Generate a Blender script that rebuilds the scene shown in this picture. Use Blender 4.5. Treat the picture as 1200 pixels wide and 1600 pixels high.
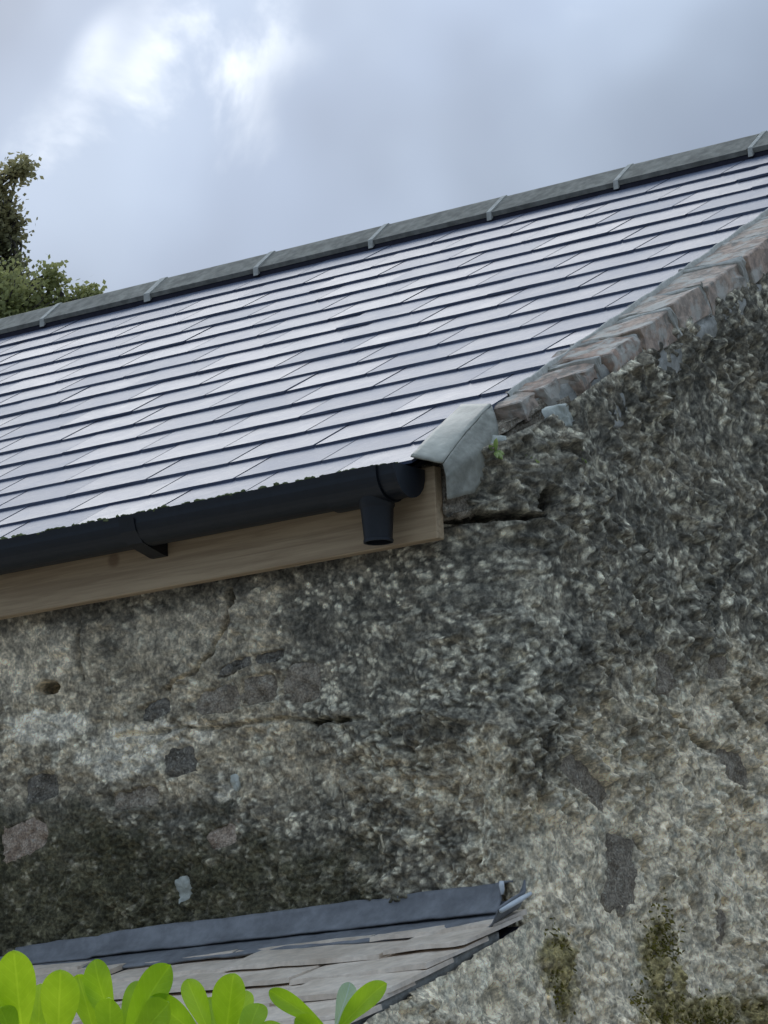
import bpy, math, random
import numpy as np
from mathutils import Matrix, Vector

for o in list(bpy.data.objects):
    bpy.data.objects.remove(o, do_unlink=True)
sc = bpy.context.scene
COL = sc.collection
random.seed(7)
RNG = np.random.default_rng(11)

# ------------------------------------------------------------------ camera
CAM = (4.29993, -6.25277, -1.69915)
CR = Vector((0.81304659, 0.58062274, -0.04280749))
CU = Vector((0.15325031, -0.14250212, 0.97785862))
CF = Vector((-0.56166679, 0.80160488, 0.20484148))
cd = bpy.data.cameras.new('camera')
cam = bpy.data.objects.new('camera', cd)
COL.objects.link(cam)
m = Matrix((CR, CU, -CF)).transposed().to_4x4()
m.translation = Vector(CAM)
cam.matrix_world = m
cd.sensor_fit = 'VERTICAL'
cd.sensor_height = 24.0
cd.lens = 5589.34 / 1600 * 24.0
cd.clip_start = 0.05
cd.clip_end = 3000
sc.camera = cam

# ------------------------------------------------------------------ sky, sun, exposure
SUN_EL = math.radians(36)
SUN_AZ = math.radians(-44)              # from +Y towards -X: behind the ridge, up and left
sun_dir = Vector((math.sin(SUN_AZ) * math.cos(SUN_EL), math.cos(SUN_AZ) * math.cos(SUN_EL), math.sin(SUN_EL)))
CLOUD_OFFSET = (-2.8357, -0.7774, -4.7208)

world = bpy.data.worlds.new('World')
sc.world = world
world.use_nodes = True
nt = world.node_tree
nt.nodes.clear()
def N(t, kind, **kw):
    n = t.nodes.new(kind)
    for k, v in kw.items():
        setattr(n, k, v)
    return n
def mathn(t, op, a, b=None, clamp=False):
    n = N(t, 'ShaderNodeMath', operation=op, use_clamp=clamp)
    for i, v in enumerate((a, b)):
        if v is None: continue
        if isinstance(v, (int, float)): n.inputs[i].default_value = v
        else: t.links.new(v, n.inputs[i])
    return n.outputs[0]
def mixc(t, fac, a, b, blend='MIX'):
    n = N(t, 'ShaderNodeMix', data_type='RGBA', blend_type=blend)
    for s, v in ((n.inputs[0], fac), (n.inputs[6], a), (n.inputs[7], b)):
        if isinstance(v, (int, float)): s.default_value = v
        elif isinstance(v, (tuple, list)): s.default_value = (*v[:3], 1)
        else: t.links.new(v, s)
    return n.outputs[2]
def noise(t, vec, scale, detail=4, rough=0.55, dist=0.0):
    n = N(t, 'ShaderNodeTexNoise')
    n.inputs['Scale'].default_value = scale
    n.inputs['Detail'].default_value = detail
    n.inputs['Roughness'].default_value = rough
    n.inputs['Distortion'].default_value = dist
    if vec is not None: t.links.new(vec, n.inputs['Vector'])
    return n.outputs['Fac']
def ramp(t, fac, stops):
    n = N(t, 'ShaderNodeMapRange')
    n.interpolation_type = 'SMOOTHSTEP'
    n.inputs['From Min'].default_value, n.inputs['From Max'].default_value = stops[0], stops[1]
    if len(stops) > 2:
        n.inputs['To Min'].default_value, n.inputs['To Max'].default_value = stops[2], stops[3]
    t.links.new(fac, n.inputs['Value'])
    return n.outputs['Result']

sky = N(nt, 'ShaderNodeTexSky', sky_type='NISHITA', sun_disc=False)
sky.sun_elevation = SUN_EL
sky.sun_rotation = SUN_AZ
sky.dust_density = 2.0
tc = N(nt, 'ShaderNodeTexCoord')
mp = N(nt, 'ShaderNodeMapping')
mp.inputs['Location'].default_value = CLOUD_OFFSET
nt.links.new(tc.outputs['Generated'], mp.inputs['Vector'])
V = mp.outputs['Vector']
sep = N(nt, 'ShaderNodeSeparateXYZ')
nt.links.new(tc.outputs['Generated'], sep.inputs[0])
big = noise(nt, V, 7.0, 3, 0.5, 0.3)                 # large grey masses
puff = noise(nt, V, 17.0, 6, 0.55, 0.25)             # billows in the gaps
mass = ramp(nt, big, (0.36, 0.64))
gap = ramp(nt, big, (0.53, 0.63))
bright = mathn(nt, 'MULTIPLY', ramp(nt, puff, (0.50, 0.66)), gap)
soft = noise(nt, V, 11.0, 4, 0.5)
c0 = mixc(nt, mass, (0.98, 1.46, 2.18), (2.20, 2.95, 4.08))
c0 = mixc(nt, ramp(nt, soft, (0.35, 0.7)), mixc(nt, 1.0, c0, (0.80, 0.83, 0.88), 'MULTIPLY'), c0)
c1 = mixc(nt, bright, c0, (5.1, 5.65, 6.3))
# overcast luminance rises from horizon to zenith
el = mathn(nt, 'MAXIMUM', sep.outputs['Z'], 0.0)
lum = mathn(nt, 'ADD', mathn(nt, 'MULTIPLY', el, 2.8), 0.36)
c1 = mixc(nt, ramp(nt, el, (0.2, 0.9)), c1, mixc(nt, 1.0, c1, (1.16, 1.03, 0.89), 'MULTIPLY'))   # thinner, whiter cloud overhead
cc = N(nt, 'ShaderNodeVectorMath', operation='SCALE')
nt.links.new(c1, cc.inputs[0]); nt.links.new(lum, cc.inputs['Scale'])
skyc = mixc(nt, 0.9, sky.outputs[0], cc.outputs[0])
bg = N(nt, 'ShaderNodeBackground')
bg.inputs['Strength'].default_value = 0.10
nt.links.new(skyc, bg.inputs['Color'])
world.cycles.sampling_method = 'MANUAL'
world.cycles.sample_map_resolution = 512
wo = N(nt, 'ShaderNodeOutputWorld')
nt.links.new(bg.outputs[0], wo.inputs['Surface'])

sl = bpy.data.lights.new('sun', 'SUN')
sl.energy = 0.5
sl.angle = math.radians(24)
sl.color = (1.0, 0.99, 0.98)
sun = bpy.data.objects.new('sun', sl)
COL.objects.link(sun)
sun.rotation_euler = sun_dir.to_track_quat('Z', 'Y').to_euler()
sun.location = (-20, 20, 25)

sc.view_settings.view_transform = 'Standard'
sc.view_settings.look = 'None'
sc.view_settings.gamma = 1.0
sc.view_settings.exposure = 0.62
sc.view_settings.use_curve_mapping = False
sc.render.engine = 'CYCLES'
sc.cycles.use_denoising = True
sc.cycles.max_bounces = 8

# ------------------------------------------------------------------ helpers
def tag(o, label=None, cat=None, group=None, kind=None):
    if label: o['label'] = label
    if cat: o['category'] = cat
    if group: o['group'] = group
    if kind: o['kind'] = kind
    return o
def adopt(o, parent):
    if parent is None: return
    o.parent = parent
    bpy_parent_world = parent['_w'] if '_w' in parent else None
    o.matrix_parent_inverse = Matrix.Translation(-Vector(bpy_parent_world)) if bpy_parent_world is not None else Matrix.Identity(4)
def thing(name, loc, label, cat, group=None):
    o = bpy.data.objects.new(name, None)
    o.location = loc
    o.empty_display_size = 0.2
    o['_w'] = list(loc)
    COL.objects.link(o)
    return tag(o, label, cat, group)
def mesh_from(name, verts, faces, mat, smooth=False):
    me = bpy.data.meshes.new(name)
    me.from_pydata([tuple(v) for v in verts], [], faces)
    if mat: me.materials.append(mat)
    if smooth: me.polygons.foreach_set('use_smooth', [True] * len(me.polygons))
    me.update()
    return me
def obj(name, me, parent=None, loc=None, rot=None, scale=None):
    o = bpy.data.objects.new(name, me)
    if loc is not None: o.location = loc
    if rot is not None: o.rotation_euler = rot
    if scale is not None: o.scale = scale
    COL.objects.link(o)
    adopt(o, parent)
    return o
def part(name, verts, faces, mat, parent=None, smooth=False):
    return obj(name, mesh_from(name, verts, faces, mat, smooth), parent)
def fix_normals(me):
    import bmesh
    bm = bmesh.new(); bm.from_mesh(me)
    bmesh.ops.recalc_face_normals(bm, faces=bm.faces)
    bm.to_mesh(me); bm.free()
def bevel_me(me, w, seg=2):
    import bmesh
    bm = bmesh.new(); bm.from_mesh(me)
    bmesh.ops.bevel(bm, geom=list(bm.edges), offset=w, segments=seg, affect='EDGES', profile=0.5)
    bmesh.ops.recalc_face_normals(bm, faces=bm.faces)
    bm.to_mesh(me); bm.free()
def box_vf(x0, x1, y0, y1, z0, z1):
    v = [(x, y, z) for z in (z0, z1) for y in (y0, y1) for x in (x0, x1)]
    f = [(0, 2, 3, 1), (4, 5, 7, 6), (0, 1, 5, 4), (2, 6, 7, 3), (0, 4, 6, 2), (1, 3, 7, 5)]
    return v, f
def extrude_x(profile, xs):
    """closed (y,z) profile swept along x positions with end caps"""
    n = len(profile); v = []; f = []
    for x in xs:
        v += [(x, y, z) for y, z in profile]
    for i in range(len(xs) - 1):
        for j in range(n):
            a, b = i * n + j, i * n + (j + 1) % n
            f.append((a, b, b + n, a + n))
    f.append(tuple(range(n))[::-1]); f.append(tuple(range((len(xs) - 1) * n, len(xs) * n)))
    return v, f
def tube_vf(pts, rads, seg=8, off=0):
    v = []; f = []
    for i, p in enumerate(pts):
        p = Vector(p)
        d = (Vector(pts[min(i + 1, len(pts) - 1)]) - Vector(pts[max(i - 1, 0)])).normalized()
        a = d.orthogonal().normalized(); b = d.cross(a)
        for k in range(seg):
            t = 2 * math.pi * k / seg
            v.append(p + (a * math.cos(t) + b * math.sin(t)) * rads[i])
    for i in range(len(pts) - 1):
        for k in range(seg):
            a0 = off + i * seg + k; a1 = off + i * seg + (k + 1) % seg
            f.append((a0, a1, a1 + seg, a0 + seg))
    f.append(tuple(off + k for k in range(seg))[::-1])
    f.append(tuple(off + (len(pts) - 1) * seg + k for k in range(seg)))
    return v, f

# numpy noise
LAT = RNG.random((16, 256, 256))
LJ = RNG.random((8, 256, 256, 3))
def vnoise(x, y, s=0):
    xi = np.floor(x).astype(int); yi = np.floor(y).astype(int)
    fx = x - xi; fy = y - yi
    fx = fx * fx * fx * (fx * (fx * 6 - 15) + 10); fy = fy * fy * fy * (fy * (fy * 6 - 15) + 10)
    L = LAT[s % 16]
    a = L[xi & 255, yi & 255]; b = L[(xi + 1) & 255, yi & 255]
    c = L[xi & 255, (yi + 1) & 255]; d = L[(xi + 1) & 255, (yi + 1) & 255]
    return (a * (1 - fx) + b * fx) * (1 - fy) + (c * (1 - fx) + d * fx) * fy
def fbm(x, y, size, octv=4, s=0, gain=0.5):
    t = 0; amp = 1; tot = 0; k = 1.0 / size
    for i in range(octv):
        t = t + amp * vnoise(x * k + 17.3 * i, y * k + 9.1 * i, s + i); tot += amp; amp *= gain; k *= 2.03
    return t / tot
def worley(x, y, cell, s=0):
    x = x / cell; y = y / cell
    xi = np.floor(x).astype(int); yi = np.floor(y).astype(int)
    f1 = np.full(x.shape, 9.0); f2 = np.full(x.shape, 9.0); idr = np.zeros(x.shape)
    L = LJ[s % 8]
    for i in (-1, 0, 1):
        for j in (-1, 0, 1):
            q = L[(xi + i) & 255, (yi + j) & 255]
            d = np.hypot(xi + i + q[..., 0] - x, yi + j + q[..., 1] - y)
            near = d < f1
            f2 = np.where(near, f1, np.minimum(f2, d))
            idr = np.where(near, q[..., 2], idr)
            f1 = np.where(near, d, f1)
    return f1, f2, idr
def sst(a, b, x):
    t = np.clip((x - a) / (b - a), 0, 1)
    return t * t * (3 - 2 * t)
def blob(x, z, cx, cz, rx, rz, soft=0.35):
    return 1 - sst(1 - soft, 1 + soft, np.hypot((x - cx) / rx, (z - cz) / rz))

# ------------------------------------------------------------------ materials
def newmat(name):
    mt = bpy.data.materials.new(name); mt.use_nodes = True
    t = mt.node_tree; b = t.nodes['Principled BSDF']
    return mt, t, b
def bump(t, b, h, strength, dist):
    n = N(t, 'ShaderNodeBump')
    n.inputs['Strength'].default_value = strength; n.inputs['Distance'].default_value = dist
    t.links.new(h, n.inputs['Height']); t.links.new(n.outputs[0], b.inputs['Normal'])
def objco(t):
    return N(t, 'ShaderNodeTexCoord').outputs['Object']
def geo(t):
    return N(t, 'ShaderNodeNewGeometry').outputs['Position']

def mat_wall():
    mt, t, b = newmat('harled_stone')
    a1 = N(t, 'ShaderNodeVertexColor', layer_name='maskA'); a2 = N(t, 'ShaderNodeVertexColor', layer_name='maskB')
    s1 = N(t, 'ShaderNodeSeparateColor'); t.links.new(a1.outputs[0], s1.inputs[0])
    s2 = N(t, 'ShaderNodeSeparateColor'); t.links.new(a2.outputs[0], s2.inputs[0])
    lich, moss, lime, stain_shade = s1.outputs[0], s1.outputs[1], s1.outputs[2], a1.outputs['Alpha']
    pink, yel, cell, pale = s2.outputs[0], s2.outputs[1], s2.outputs[2], a2.outputs['Alpha']
    P = geo(t)
    n1 = noise(t, P, 30, 5, 0.6); n2 = noise(t, P, 120, 4, 0.6); n3 = noise(t, P, 9, 4, 0.6)
    base = mixc(t, ramp(t, n3, (0.3, 0.7)), (0.37, 0.335, 0.27), (0.54, 0.49, 0.40))
    base = mixc(t, ramp(t, n1, (0.35, 0.68)), mixc(t, 1.0, base, (0.6, 0.6, 0.6), 'MULTIPLY'), base)
    base = mixc(t, pale, base, mixc(t, n1, (0.56, 0.51, 0.42), (0.74, 0.68, 0.57)))
    base = mixc(t, pink, base, mixc(t, n1, (0.26, 0.20, 0.165), (0.38, 0.31, 0.26)))
    base = mixc(t, mathn(t, 'MULTIPLY', stain_shade, 0.93), base, mixc(t, n1, (0.072, 0.072, 0.067), (0.185, 0.182, 0.165)))
    base = mixc(t, mathn(t, 'MULTIPLY', moss, 0.9), base, mixc(t, n2, (0.03, 0.032, 0.018), (0.10, 0.097, 0.058)))
    base = mixc(t, lime, base, mixc(t, n2, (0.54, 0.52, 0.46), (0.74, 0.715, 0.65)))
    base = mixc(t, lich, base, mixc(t, cell, (0.47, 0.455, 0.385), (0.77, 0.755, 0.66)))
    base = mixc(t, yel, base, mixc(t, n2, (0.12, 0.10, 0.03), (0.30, 0.25, 0.07)))
    vo = N(t, 'ShaderNodeTexVoronoi'); vo.inputs['Scale'].default_value = 105
    wv = N(t, 'ShaderNodeVectorMath', operation='ADD'); nz = N(t, 'ShaderNodeTexNoise'); nz.inputs['Scale'].default_value = 70
    t.links.new(P, nz.inputs['Vector']); sc_ = N(t, 'ShaderNodeVectorMath', operation='SCALE'); sc_.inputs['Scale'].default_value = 0.02
    t.links.new(nz.outputs['Color'], sc_.inputs[0]); t.links.new(P, wv.inputs[0]); t.links.new(sc_.outputs[0], wv.inputs[1])
    t.links.new(wv.outputs[0], vo.inputs['Vector'])
    vs = N(t, 'ShaderNodeSeparateColor'); t.links.new(vo.outputs['Color'], vs.inputs[0])
    base = mixc(t, 1.0, base, mixc(t, vs.outputs[0], (0.84, 0.84, 0.84), (1.26, 1.26, 1.24)), 'MULTIPLY')
    pq = noise(t, P, 24, 6, 0.62, 0.6); pr = noise(t, P, 55, 4, 0.6, 0.4)
    base = mixc(t, 1.0, base, mixc(t, ramp(t, pq, (0.40, 0.58)), (0.76, 0.77, 0.78), (1.28, 1.27, 1.24)), 'MULTIPLY')
    base = mixc(t, 1.0, base, mixc(t, ramp(t, pr, (0.40, 0.60)), (0.80, 0.81, 0.81), (1.22, 1.22, 1.2)), 'MULTIPLY')
    v = mixc(t, cell, (0.72, 0.72, 0.72), (1.38, 1.37, 1.35))
    base = mixc(t, 1.0, base, v, 'MULTIPLY')
    g = mixc(t, ramp(t, n2, (0.32, 0.68)), (0.70, 0.70, 0.70), (1.28, 1.28, 1.25))
    base = mixc(t, 1.0, base, g, 'MULTIPLY')
    base = mixc(t, 1.0, base, (1.10, 1.01, 0.91), 'MULTIPLY')
    t.links.new(base, b.inputs['Base Color'])
    b.inputs['Roughness'].default_value = 0.95
    b.inputs['Specular IOR Level'].default_value = 0.15
    bump(t, b, noise(t, P, 260, 5, 0.65), 0.7, 0.004)
    return mt
def mat_slate():
    mt, t, b = newmat('blue_slate')
    oi = N(t, 'ShaderNodeObjectInfo'); P = geo(t)
    n = noise(t, P, 14, 4, 0.6); n2 = noise(t, P, 160, 4, 0.6)
    c = mixc(t, oi.outputs['Random'], (0.055, 0.063, 0.100), (0.090, 0.102, 0.145))
    c = mixc(t, ramp(t, n, (0.35, 0.7)), c, mixc(t, 1.0, c, (1.35, 1.35, 1.3), 'MULTIPLY'))
    t.links.new(c, b.inputs['Base Color'])
    r = mathn(t, 'ADD', mathn(t, 'MULTIPLY', oi.outputs['Random'], 0.07), mathn(t, 'ADD', mathn(t, 'MULTIPLY', n, 0.10), 0.42))
    t.links.new(r, b.inputs['Roughness'])
    b.inputs['Specular IOR Level'].default_value = 0.36
    b.inputs['Specular Tint'].default_value = (0.66, 0.82, 1.0, 1)
    bump(t, b, mathn(t, 'ADD', noise(t, P, 45, 4, 0.6), mathn(t, 'MULTIPLY', n2, 0.25)), 0.28, 0.004)
    return mt
def mat_simple(name, ca, cb, rough=0.8, scale=30, bs=0.4, bd=0.003, spec=0.3, metal=0.0, scale2=None):
    mt, t, b = newmat(name); P = geo(t)
    n = noise(t, P, scale, 5, 0.62)
    c = mixc(t, ramp(t, n, (0.3, 0.7)), ca, cb)
    if scale2:
        c = mixc(t, 1.0, c, mixc(t, noise(t, P, scale2, 4, 0.6), (0.65, 0.65, 0.65), (1.3, 1.3, 1.3)), 'MULTIPLY')
    t.links.new(c, b.inputs['Base Color'])
    b.inputs['Roughness'].default_value = rough; b.inputs['Metallic'].default_value = metal
    b.inputs['Specular IOR Level'].default_value = spec
    if bs: bump(t, b, noise(t, P, scale * 4, 5, 0.6), bs, bd)
    return mt
def mat_stone(name, ca, cb, fleck):
    mt, t, b = newmat(name); P = geo(t)
    n = noise(t, P, 34, 6, 0.65, 0.4); n2 = noise(t, P, 110, 5, 0.65)
    c = mixc(t, ramp(t, n, (0.36, 0.64)), ca, cb)
    c = mixc(t, ramp(t, n2, (0.56, 0.66)), c, fleck)
    c = mixc(t, 1.0, c, mixc(t, ramp(t, noise(t, P, 190, 3, 0.6), (0.35, 0.65)), (0.65, 0.65, 0.65), (1.25, 1.25, 1.22)), 'MULTIPLY')
    t.links.new(c, b.inputs['Base Color']); b.inputs['Roughness'].default_value = 0.95
    b.inputs['Specular IOR Level'].default_value = 0.15
    bump(t, b, mathn(t, 'ADD', n, mathn(t, 'MULTIPLY', n2, 0.6)), 1.0, 0.010)
    return mt
def mat_wood():
    mt, t, b = newmat('larch_board'); P = geo(t)
    mpn = N(t, 'ShaderNodeMapping'); mpn.inputs['Scale'].default_value = (1.2, 30, 30); t.links.new(P, mpn.inputs[0])
    n = noise(t, mpn.outputs[0], 3.0, 6, 0.6, 0.6)
    kn = N(t, 'ShaderNodeTexVoronoi'); kn.inputs['Scale'].default_value = 5.5; t.links.new(P, kn.inputs['Vector'])
    c = mixc(t, ramp(t, n, (0.3, 0.7)), (0.34, 0.235, 0.135), (0.50, 0.365, 0.22))
    c = mixc(t, ramp(t, kn.outputs['Distance'], (0.06, 0.13, 0.7, 0.0)), c, (0.19, 0.11, 0.06))
    t.links.new(c, b.inputs['Base Color']); b.inputs['Roughness'].default_value = 0.7
    bump(t, b, n, 0.3, 0.002)
    return mt
def mat_leaf(name, ca, cb, trans=0.5, scale=25, rough=0.45):
    mt, t, b = newmat(name); P = geo(t)
    oi = N(t, 'ShaderNodeObjectInfo')
    n = noise(t, P, scale, 3, 0.55)
    c = mixc(t, ramp(t, n, (0.3, 0.7)), ca, cb)
    c = mixc(t, 1.0, c, mixc(t, oi.outputs['Random'], (0.8, 0.86, 0.8), (1.12, 1.08, 1.0)), 'MULTIPLY')
    t.links.new(c, b.inputs['Base Color']); b.inputs['Roughness'].default_value = rough
    if name.startswith('shrub'):
        so = N(t, 'ShaderNodeSeparateXYZ'); t.links.new(objco(t), so.inputs[0])
        ax = mathn(t, 'ABSOLUTE', so.outputs[0])
        rib = ramp(t, ax, (0.012, 0.035, 1.0, 0.0))
        sv = mathn(t, 'SINE', mathn(t, 'MULTIPLY', mathn(t, 'SUBTRACT', so.outputs[1], mathn(t, 'MULTIPLY', ax, 0.55)), 55.0))
        vein = mathn(t, 'MAXIMUM', rib, mathn(t, 'MULTIPLY', ramp(t, sv, (0.80, 1.0)), 0.35))
        c = mixc(t, mathn(t, 'MULTIPLY', vein, 0.55), c, mixc(t, 1.0, c, (1.35, 1.25, 2.0), 'MULTIPLY'))
        t.links.new(c, b.inputs['Base Color'])
        bump(t, b, mathn(t, 'ADD', mathn(t, 'MULTIPLY', vein, -1.0), noise(t, P, 140, 3, 0.5)), 0.35, 0.0015)
    tr = N(t, 'ShaderNodeBsdfTranslucent'); t.links.new(c, tr.inputs['Color'])
    ms = N(t, 'ShaderNodeMixShader'); ms.inputs[0].default_value = trans
    t.links.new(b.outputs[0], ms.inputs[1]); t.links.new(tr.outputs[0], ms.inputs[2])
    t.links.new(ms.outputs[0], t.nodes['Material Output'].inputs['Surface'])
    return mt
def mat_brick():
    mt, t, b = newmat('verge_brick'); P = geo(t); oi = N(t, 'ShaderNodeObjectInfo')
    n = noise(t, P, 40, 5, 0.65); n2 = noise(t, P, 16, 4, 0.6)
    c = mixc(t, oi.outputs['Random'], (0.47, 0.32, 0.235), (0.56, 0.43, 0.33))
    c = mixc(t, ramp(t, n, (0.35, 0.65)), mixc(t, 1.0, c, (0.55, 0.58, 0.6), 'MULTIPLY'), c)
    c = mixc(t, ramp(t, n2, (0.46, 0.60)), c, (0.50, 0.46, 0.39))
    c = mixc(t, ramp(t, noise(t, P, 23, 4, 0.6), (0.54, 0.68)), c, (0.24, 0.215, 0.175))
    t.links.new(c, b.inputs['Base Color']); b.inputs['Roughness'].default_value = 0.9
    bump(t, b, n, 0.6, 0.005)
    return mt

M = dict(
    wall=mat_wall(), slate=mat_slate(), wood=mat_wood(), brick=mat_brick(),
    ridge=mat_simple('ridge_concrete', (0.19, 0.18, 0.152), (0.30, 0.285, 0.24), 0.9, 28, 0.4, 0.003, 0.2, scale2=7),
    mortar=mat_simple('cement_mortar', (0.26, 0.25, 0.22), (0.46, 0.44, 0.39), 0.9, 35, 0.6, 0.004, 0.2),
    joint=mat_simple('pale_mortar', (0.40, 0.385, 0.335), (0.55, 0.53, 0.47), 0.9, 60, 0.3, 0.002, 0.2),
    lead=mat_simple('lead_sheet', (0.135, 0.138, 0.145), (0.23, 0.235, 0.245), 0.55, 12, 0.3, 0.004, 0.5, 0.0, 60),
    leadpale=mat_simple('lead_cap_paler', (0.30, 0.29, 0.235), (0.44, 0.425, 0.35), 0.6, 14, 0.3, 0.004, 0.4, 0.0, 50),
    leadside=mat_simple('lead_side_darker', (0.23, 0.222, 0.18), (0.40, 0.388, 0.325), 0.7, 16, 0.5, 0.006, 0.3, 0.0, 45),  # darker version of the cap's lead, for its side face
    edge=mat_simple('lead_bright_edge', (0.55, 0.57, 0.58), (0.68, 0.7, 0.7), 0.45, 40, 0.1, 0.001, 0.5),
    plastic=mat_simple('black_gutter_plastic', (0.003, 0.0045, 0.007), (0.005, 0.007, 0.011), 0.45, 40, 0.0, 0, 0.5),
    felt=mat_simple('roofing_felt', (0.018, 0.016, 0.026), (0.026, 0.024, 0.034), 0.8, 40, 0.1, 0.002, 0.2),
    stone=mat_stone('field_stone', (0.24, 0.195, 0.145), (0.46, 0.39, 0.305), (0.52, 0.475, 0.38)),
    stonedark=mat_stone('dark_stone', (0.135, 0.118, 0.095), (0.29, 0.26, 0.215), (0.42, 0.39, 0.32)),
    stonepink=mat_stone('pink_stone', (0.32, 0.235, 0.175), (0.54, 0.43, 0.335), (0.56, 0.49, 0.40)),
    stonewhite=mat_simple('quartz_stone', (0.38, 0.39, 0.335), (0.60, 0.61, 0.54), 0.8, 30, 0.6, 0.003, 0.2, scale2=80),
    leanslate=mat_simple('weathered_slate_sheen', (0.62, 0.50, 0.38), (0.82, 0.69, 0.55), 0.45, 11, 0.4, 0.004, 0.5, 0.0, 45),  # buff slate, albedo raised to stand in for sky reflection
    moss=mat_simple('moss', (0.07, 0.08, 0.035), (0.19, 0.21, 0.10), 1.0, 60, 0.5, 0.003, 0.1),
    mossyel=mat_leaf('yellow_moss', (0.12, 0.11, 0.025), (0.30, 0.26, 0.05), 0.25, 40, 0.8),
    fern=mat_leaf('fern_leaf', (0.28, 0.36, 0.10), (0.46, 0.52, 0.18), 0.4, 40),
    shrub=mat_leaf('shrub_leaf', (0.34, 0.54, 0.010), (0.50, 0.72, 0.025), 0.5, 22, 0.42),
    shrubpale=mat_leaf('shrub_leaf_underside', (0.40, 0.52, 0.34), (0.50, 0.62, 0.42), 0.35, 30, 0.6),
    stem=mat_simple('green_stem', (0.12, 0.18, 0.03), (0.2, 0.26, 0.05), 0.6, 40, 0.2, 0.001),
    bark=mat_simple('bark', (0.06, 0.05, 0.04), (0.13, 0.11, 0.09), 0.95, 20, 0.8, 0.01),
    treeleaf=mat_leaf('hawthorn_leaf', (0.20, 0.205, 0.11), (0.42, 0.38, 0.20), 0.6, 1.6, 0.6),
    bushleaf=mat_leaf('bush_leaf', (0.25, 0.27, 0.10), (0.48, 0.45, 0.19), 0.6, 1.8, 0.6),
    groundbounce=mat_simple('bounce_ground', (0.24, 0.225, 0.20), (0.33, 0.31, 0.28), 1.0, 30, 0.5, 0.02),  # unseen ground, surface chosen to bounce light up onto the walls
)

# ------------------------------------------------------------------ ground
GZ = -3.3
v = []; f = []
rs = [0, 6, 12, 25, 60, 150, 500, 1500]
for r in rs[1:]:
    for k in range(24):
        a = 2 * math.pi * k / 24
        v.append((r * math.cos(a), r * math.sin(a), GZ))
v.append((0, 0, GZ)); c = len(v) - 1
for k in range(24):
    f.append((c, k, (k + 1) % 24))
for i in range(len(rs) - 2):
    for k in range(24):
        a, b = i * 24 + k, i * 24 + (k + 1) % 24
        f.append((a, a + 24, b + 24, b))
tag(part('ground', v, f, M['groundbounce']), kind='structure')

# ------------------------------------------------------------------ dimensions of the barn
PIT = math.radians(29.0154)
CP, SP, TP = math.cos(PIT), math.sin(PIT), math.tan(PIT)
G = 0.16434
NC = 17
XL = -7.0
RIDGE_S = NC * G
APEX_Y = RIDGE_S * CP + 0.095
def roof(x, s, h=0.0):
    h -= .020                       # the drip edges of the slates lie on the plane through the origin
    return Vector((x, s * CP - h * SP, s * SP + h * CP))

barn = thing('farm_building', (-3.4, 2.5, GZ), 'old rough harled stone building with a new slate roof and rounded corner', 'building')

# ------------------------------------------------------------------ rough walls
ARC = 0.31
YF = 0.12
def wall_par(z):
    k = sst(-0.85, -0.05, z)
    R = 0.10 + 0.18 * k
    xc = 0.15 + 0.02 * np.clip(-z, 0, 3)
    return R, xc
def wall_pt(u, z):
    R, xc = wall_par(z)
    th = np.clip(u / ARC, 0, 1) * math.pi / 2
    x = xc - R + R * np.sin(th) + np.minimum(u, 0)
    y = YF + R - R * np.cos(th) + np.maximum(u - ARC, 0)
    n = np.stack([np.sin(th), -np.cos(th), np.zeros_like(th)], -1)
    return np.stack([x, y, z], -1), n
def front_u(x, z):
    R, xc = wall_par(np.array(z)); return float(x - (xc - R))
def gable_u(y, z):
    R, xc = wall_par(np.array(z)); return float(ARC + y - YF - R)

# stones showing through the render: (face, horizontal, z, half width, half height, tilt, material, proud)
STONES = [
    ('f', -0.838, -0.432, .055, .026, .1, 'stonedark', .002), ('f', -0.66, -0.432, .075, .036, .05, 'stone', .004),
    ('f', -0.535, -0.422, .060, .040, .0, 'stone', .003), ('f', -0.405, -0.425, .055, .055, .0, 'stone', .004),
    ('f', -0.60, -0.360, .055, .015, .2, 'stonedark', .003), ('f', -0.50, -0.352, .050, .016, .05, 'stonedark', .003),
    ('f', -1.183, -0.575, .065, .040, .1, 'stonedark', .001), ('f', -0.772, -0.560, .055, .042, .2, 'stonedark', .001),
    ('f', -0.655, -0.746, .050, .030, .2, 'stonepink', .003), ('f', -0.770, -0.852, .026, .034, .3, 'stonewhite', .003),
    ('f', -0.614, -0.627, .012, .020, .0, 'stonewhite', .003), ('f', -0.90, -0.63, .085, .028, .05, 'stone', .002),
    ('f', -1.24, -0.69, .085, .045, .2, 'stonepink', .003),
    ('g', 0.36, -0.690, .125, .046, -.45, 'stone', .001), ('g', 0.500, -0.875, .080, .095, -.1, 'stone', .002),
    ('g', 1.020, -0.605, .085, .055, -.1, 'stone', .002), ('g', 0.740, -0.410, .046, .060, .0, 'stone', .001),
    ('g', 0.985, -0.370, .070, .036, .1, 'stone', .001), ('g', 0.915, -0.985, .040, .050, .0, 'stone', .001),
    ('g', 0.398, 0.139, .040, .028, .3, 'stonewhite', .006), ('g', 0.253, 0.045, .030, .036, .0, 'stonewhite', .006),
    ('g', -0.04, -1.185, .060, .040, .4, 'stonedark', .002),
]
HOLES = [  # (face, horizontal, z, rx, rz)
    ('f', -1.156, -0.345, .026, .017), ('f', -0.364, -0.515, .030, .009), ('g', 0.30, -0.080, .016, .034),
    ('f', -0.60, -0.205, .012, .02), ('g', 0.885, -0.925, .012, .012), ('g', 0.945, -0.925, .012, .012),
    ('g', 0.89, -1.035, .012, .008), ('g', 0.22, -0.112, .060, .009), ('f', .03, -0.108, .05, .008), ('f', -0.30, -0.52, .02, .006),
]
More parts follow.
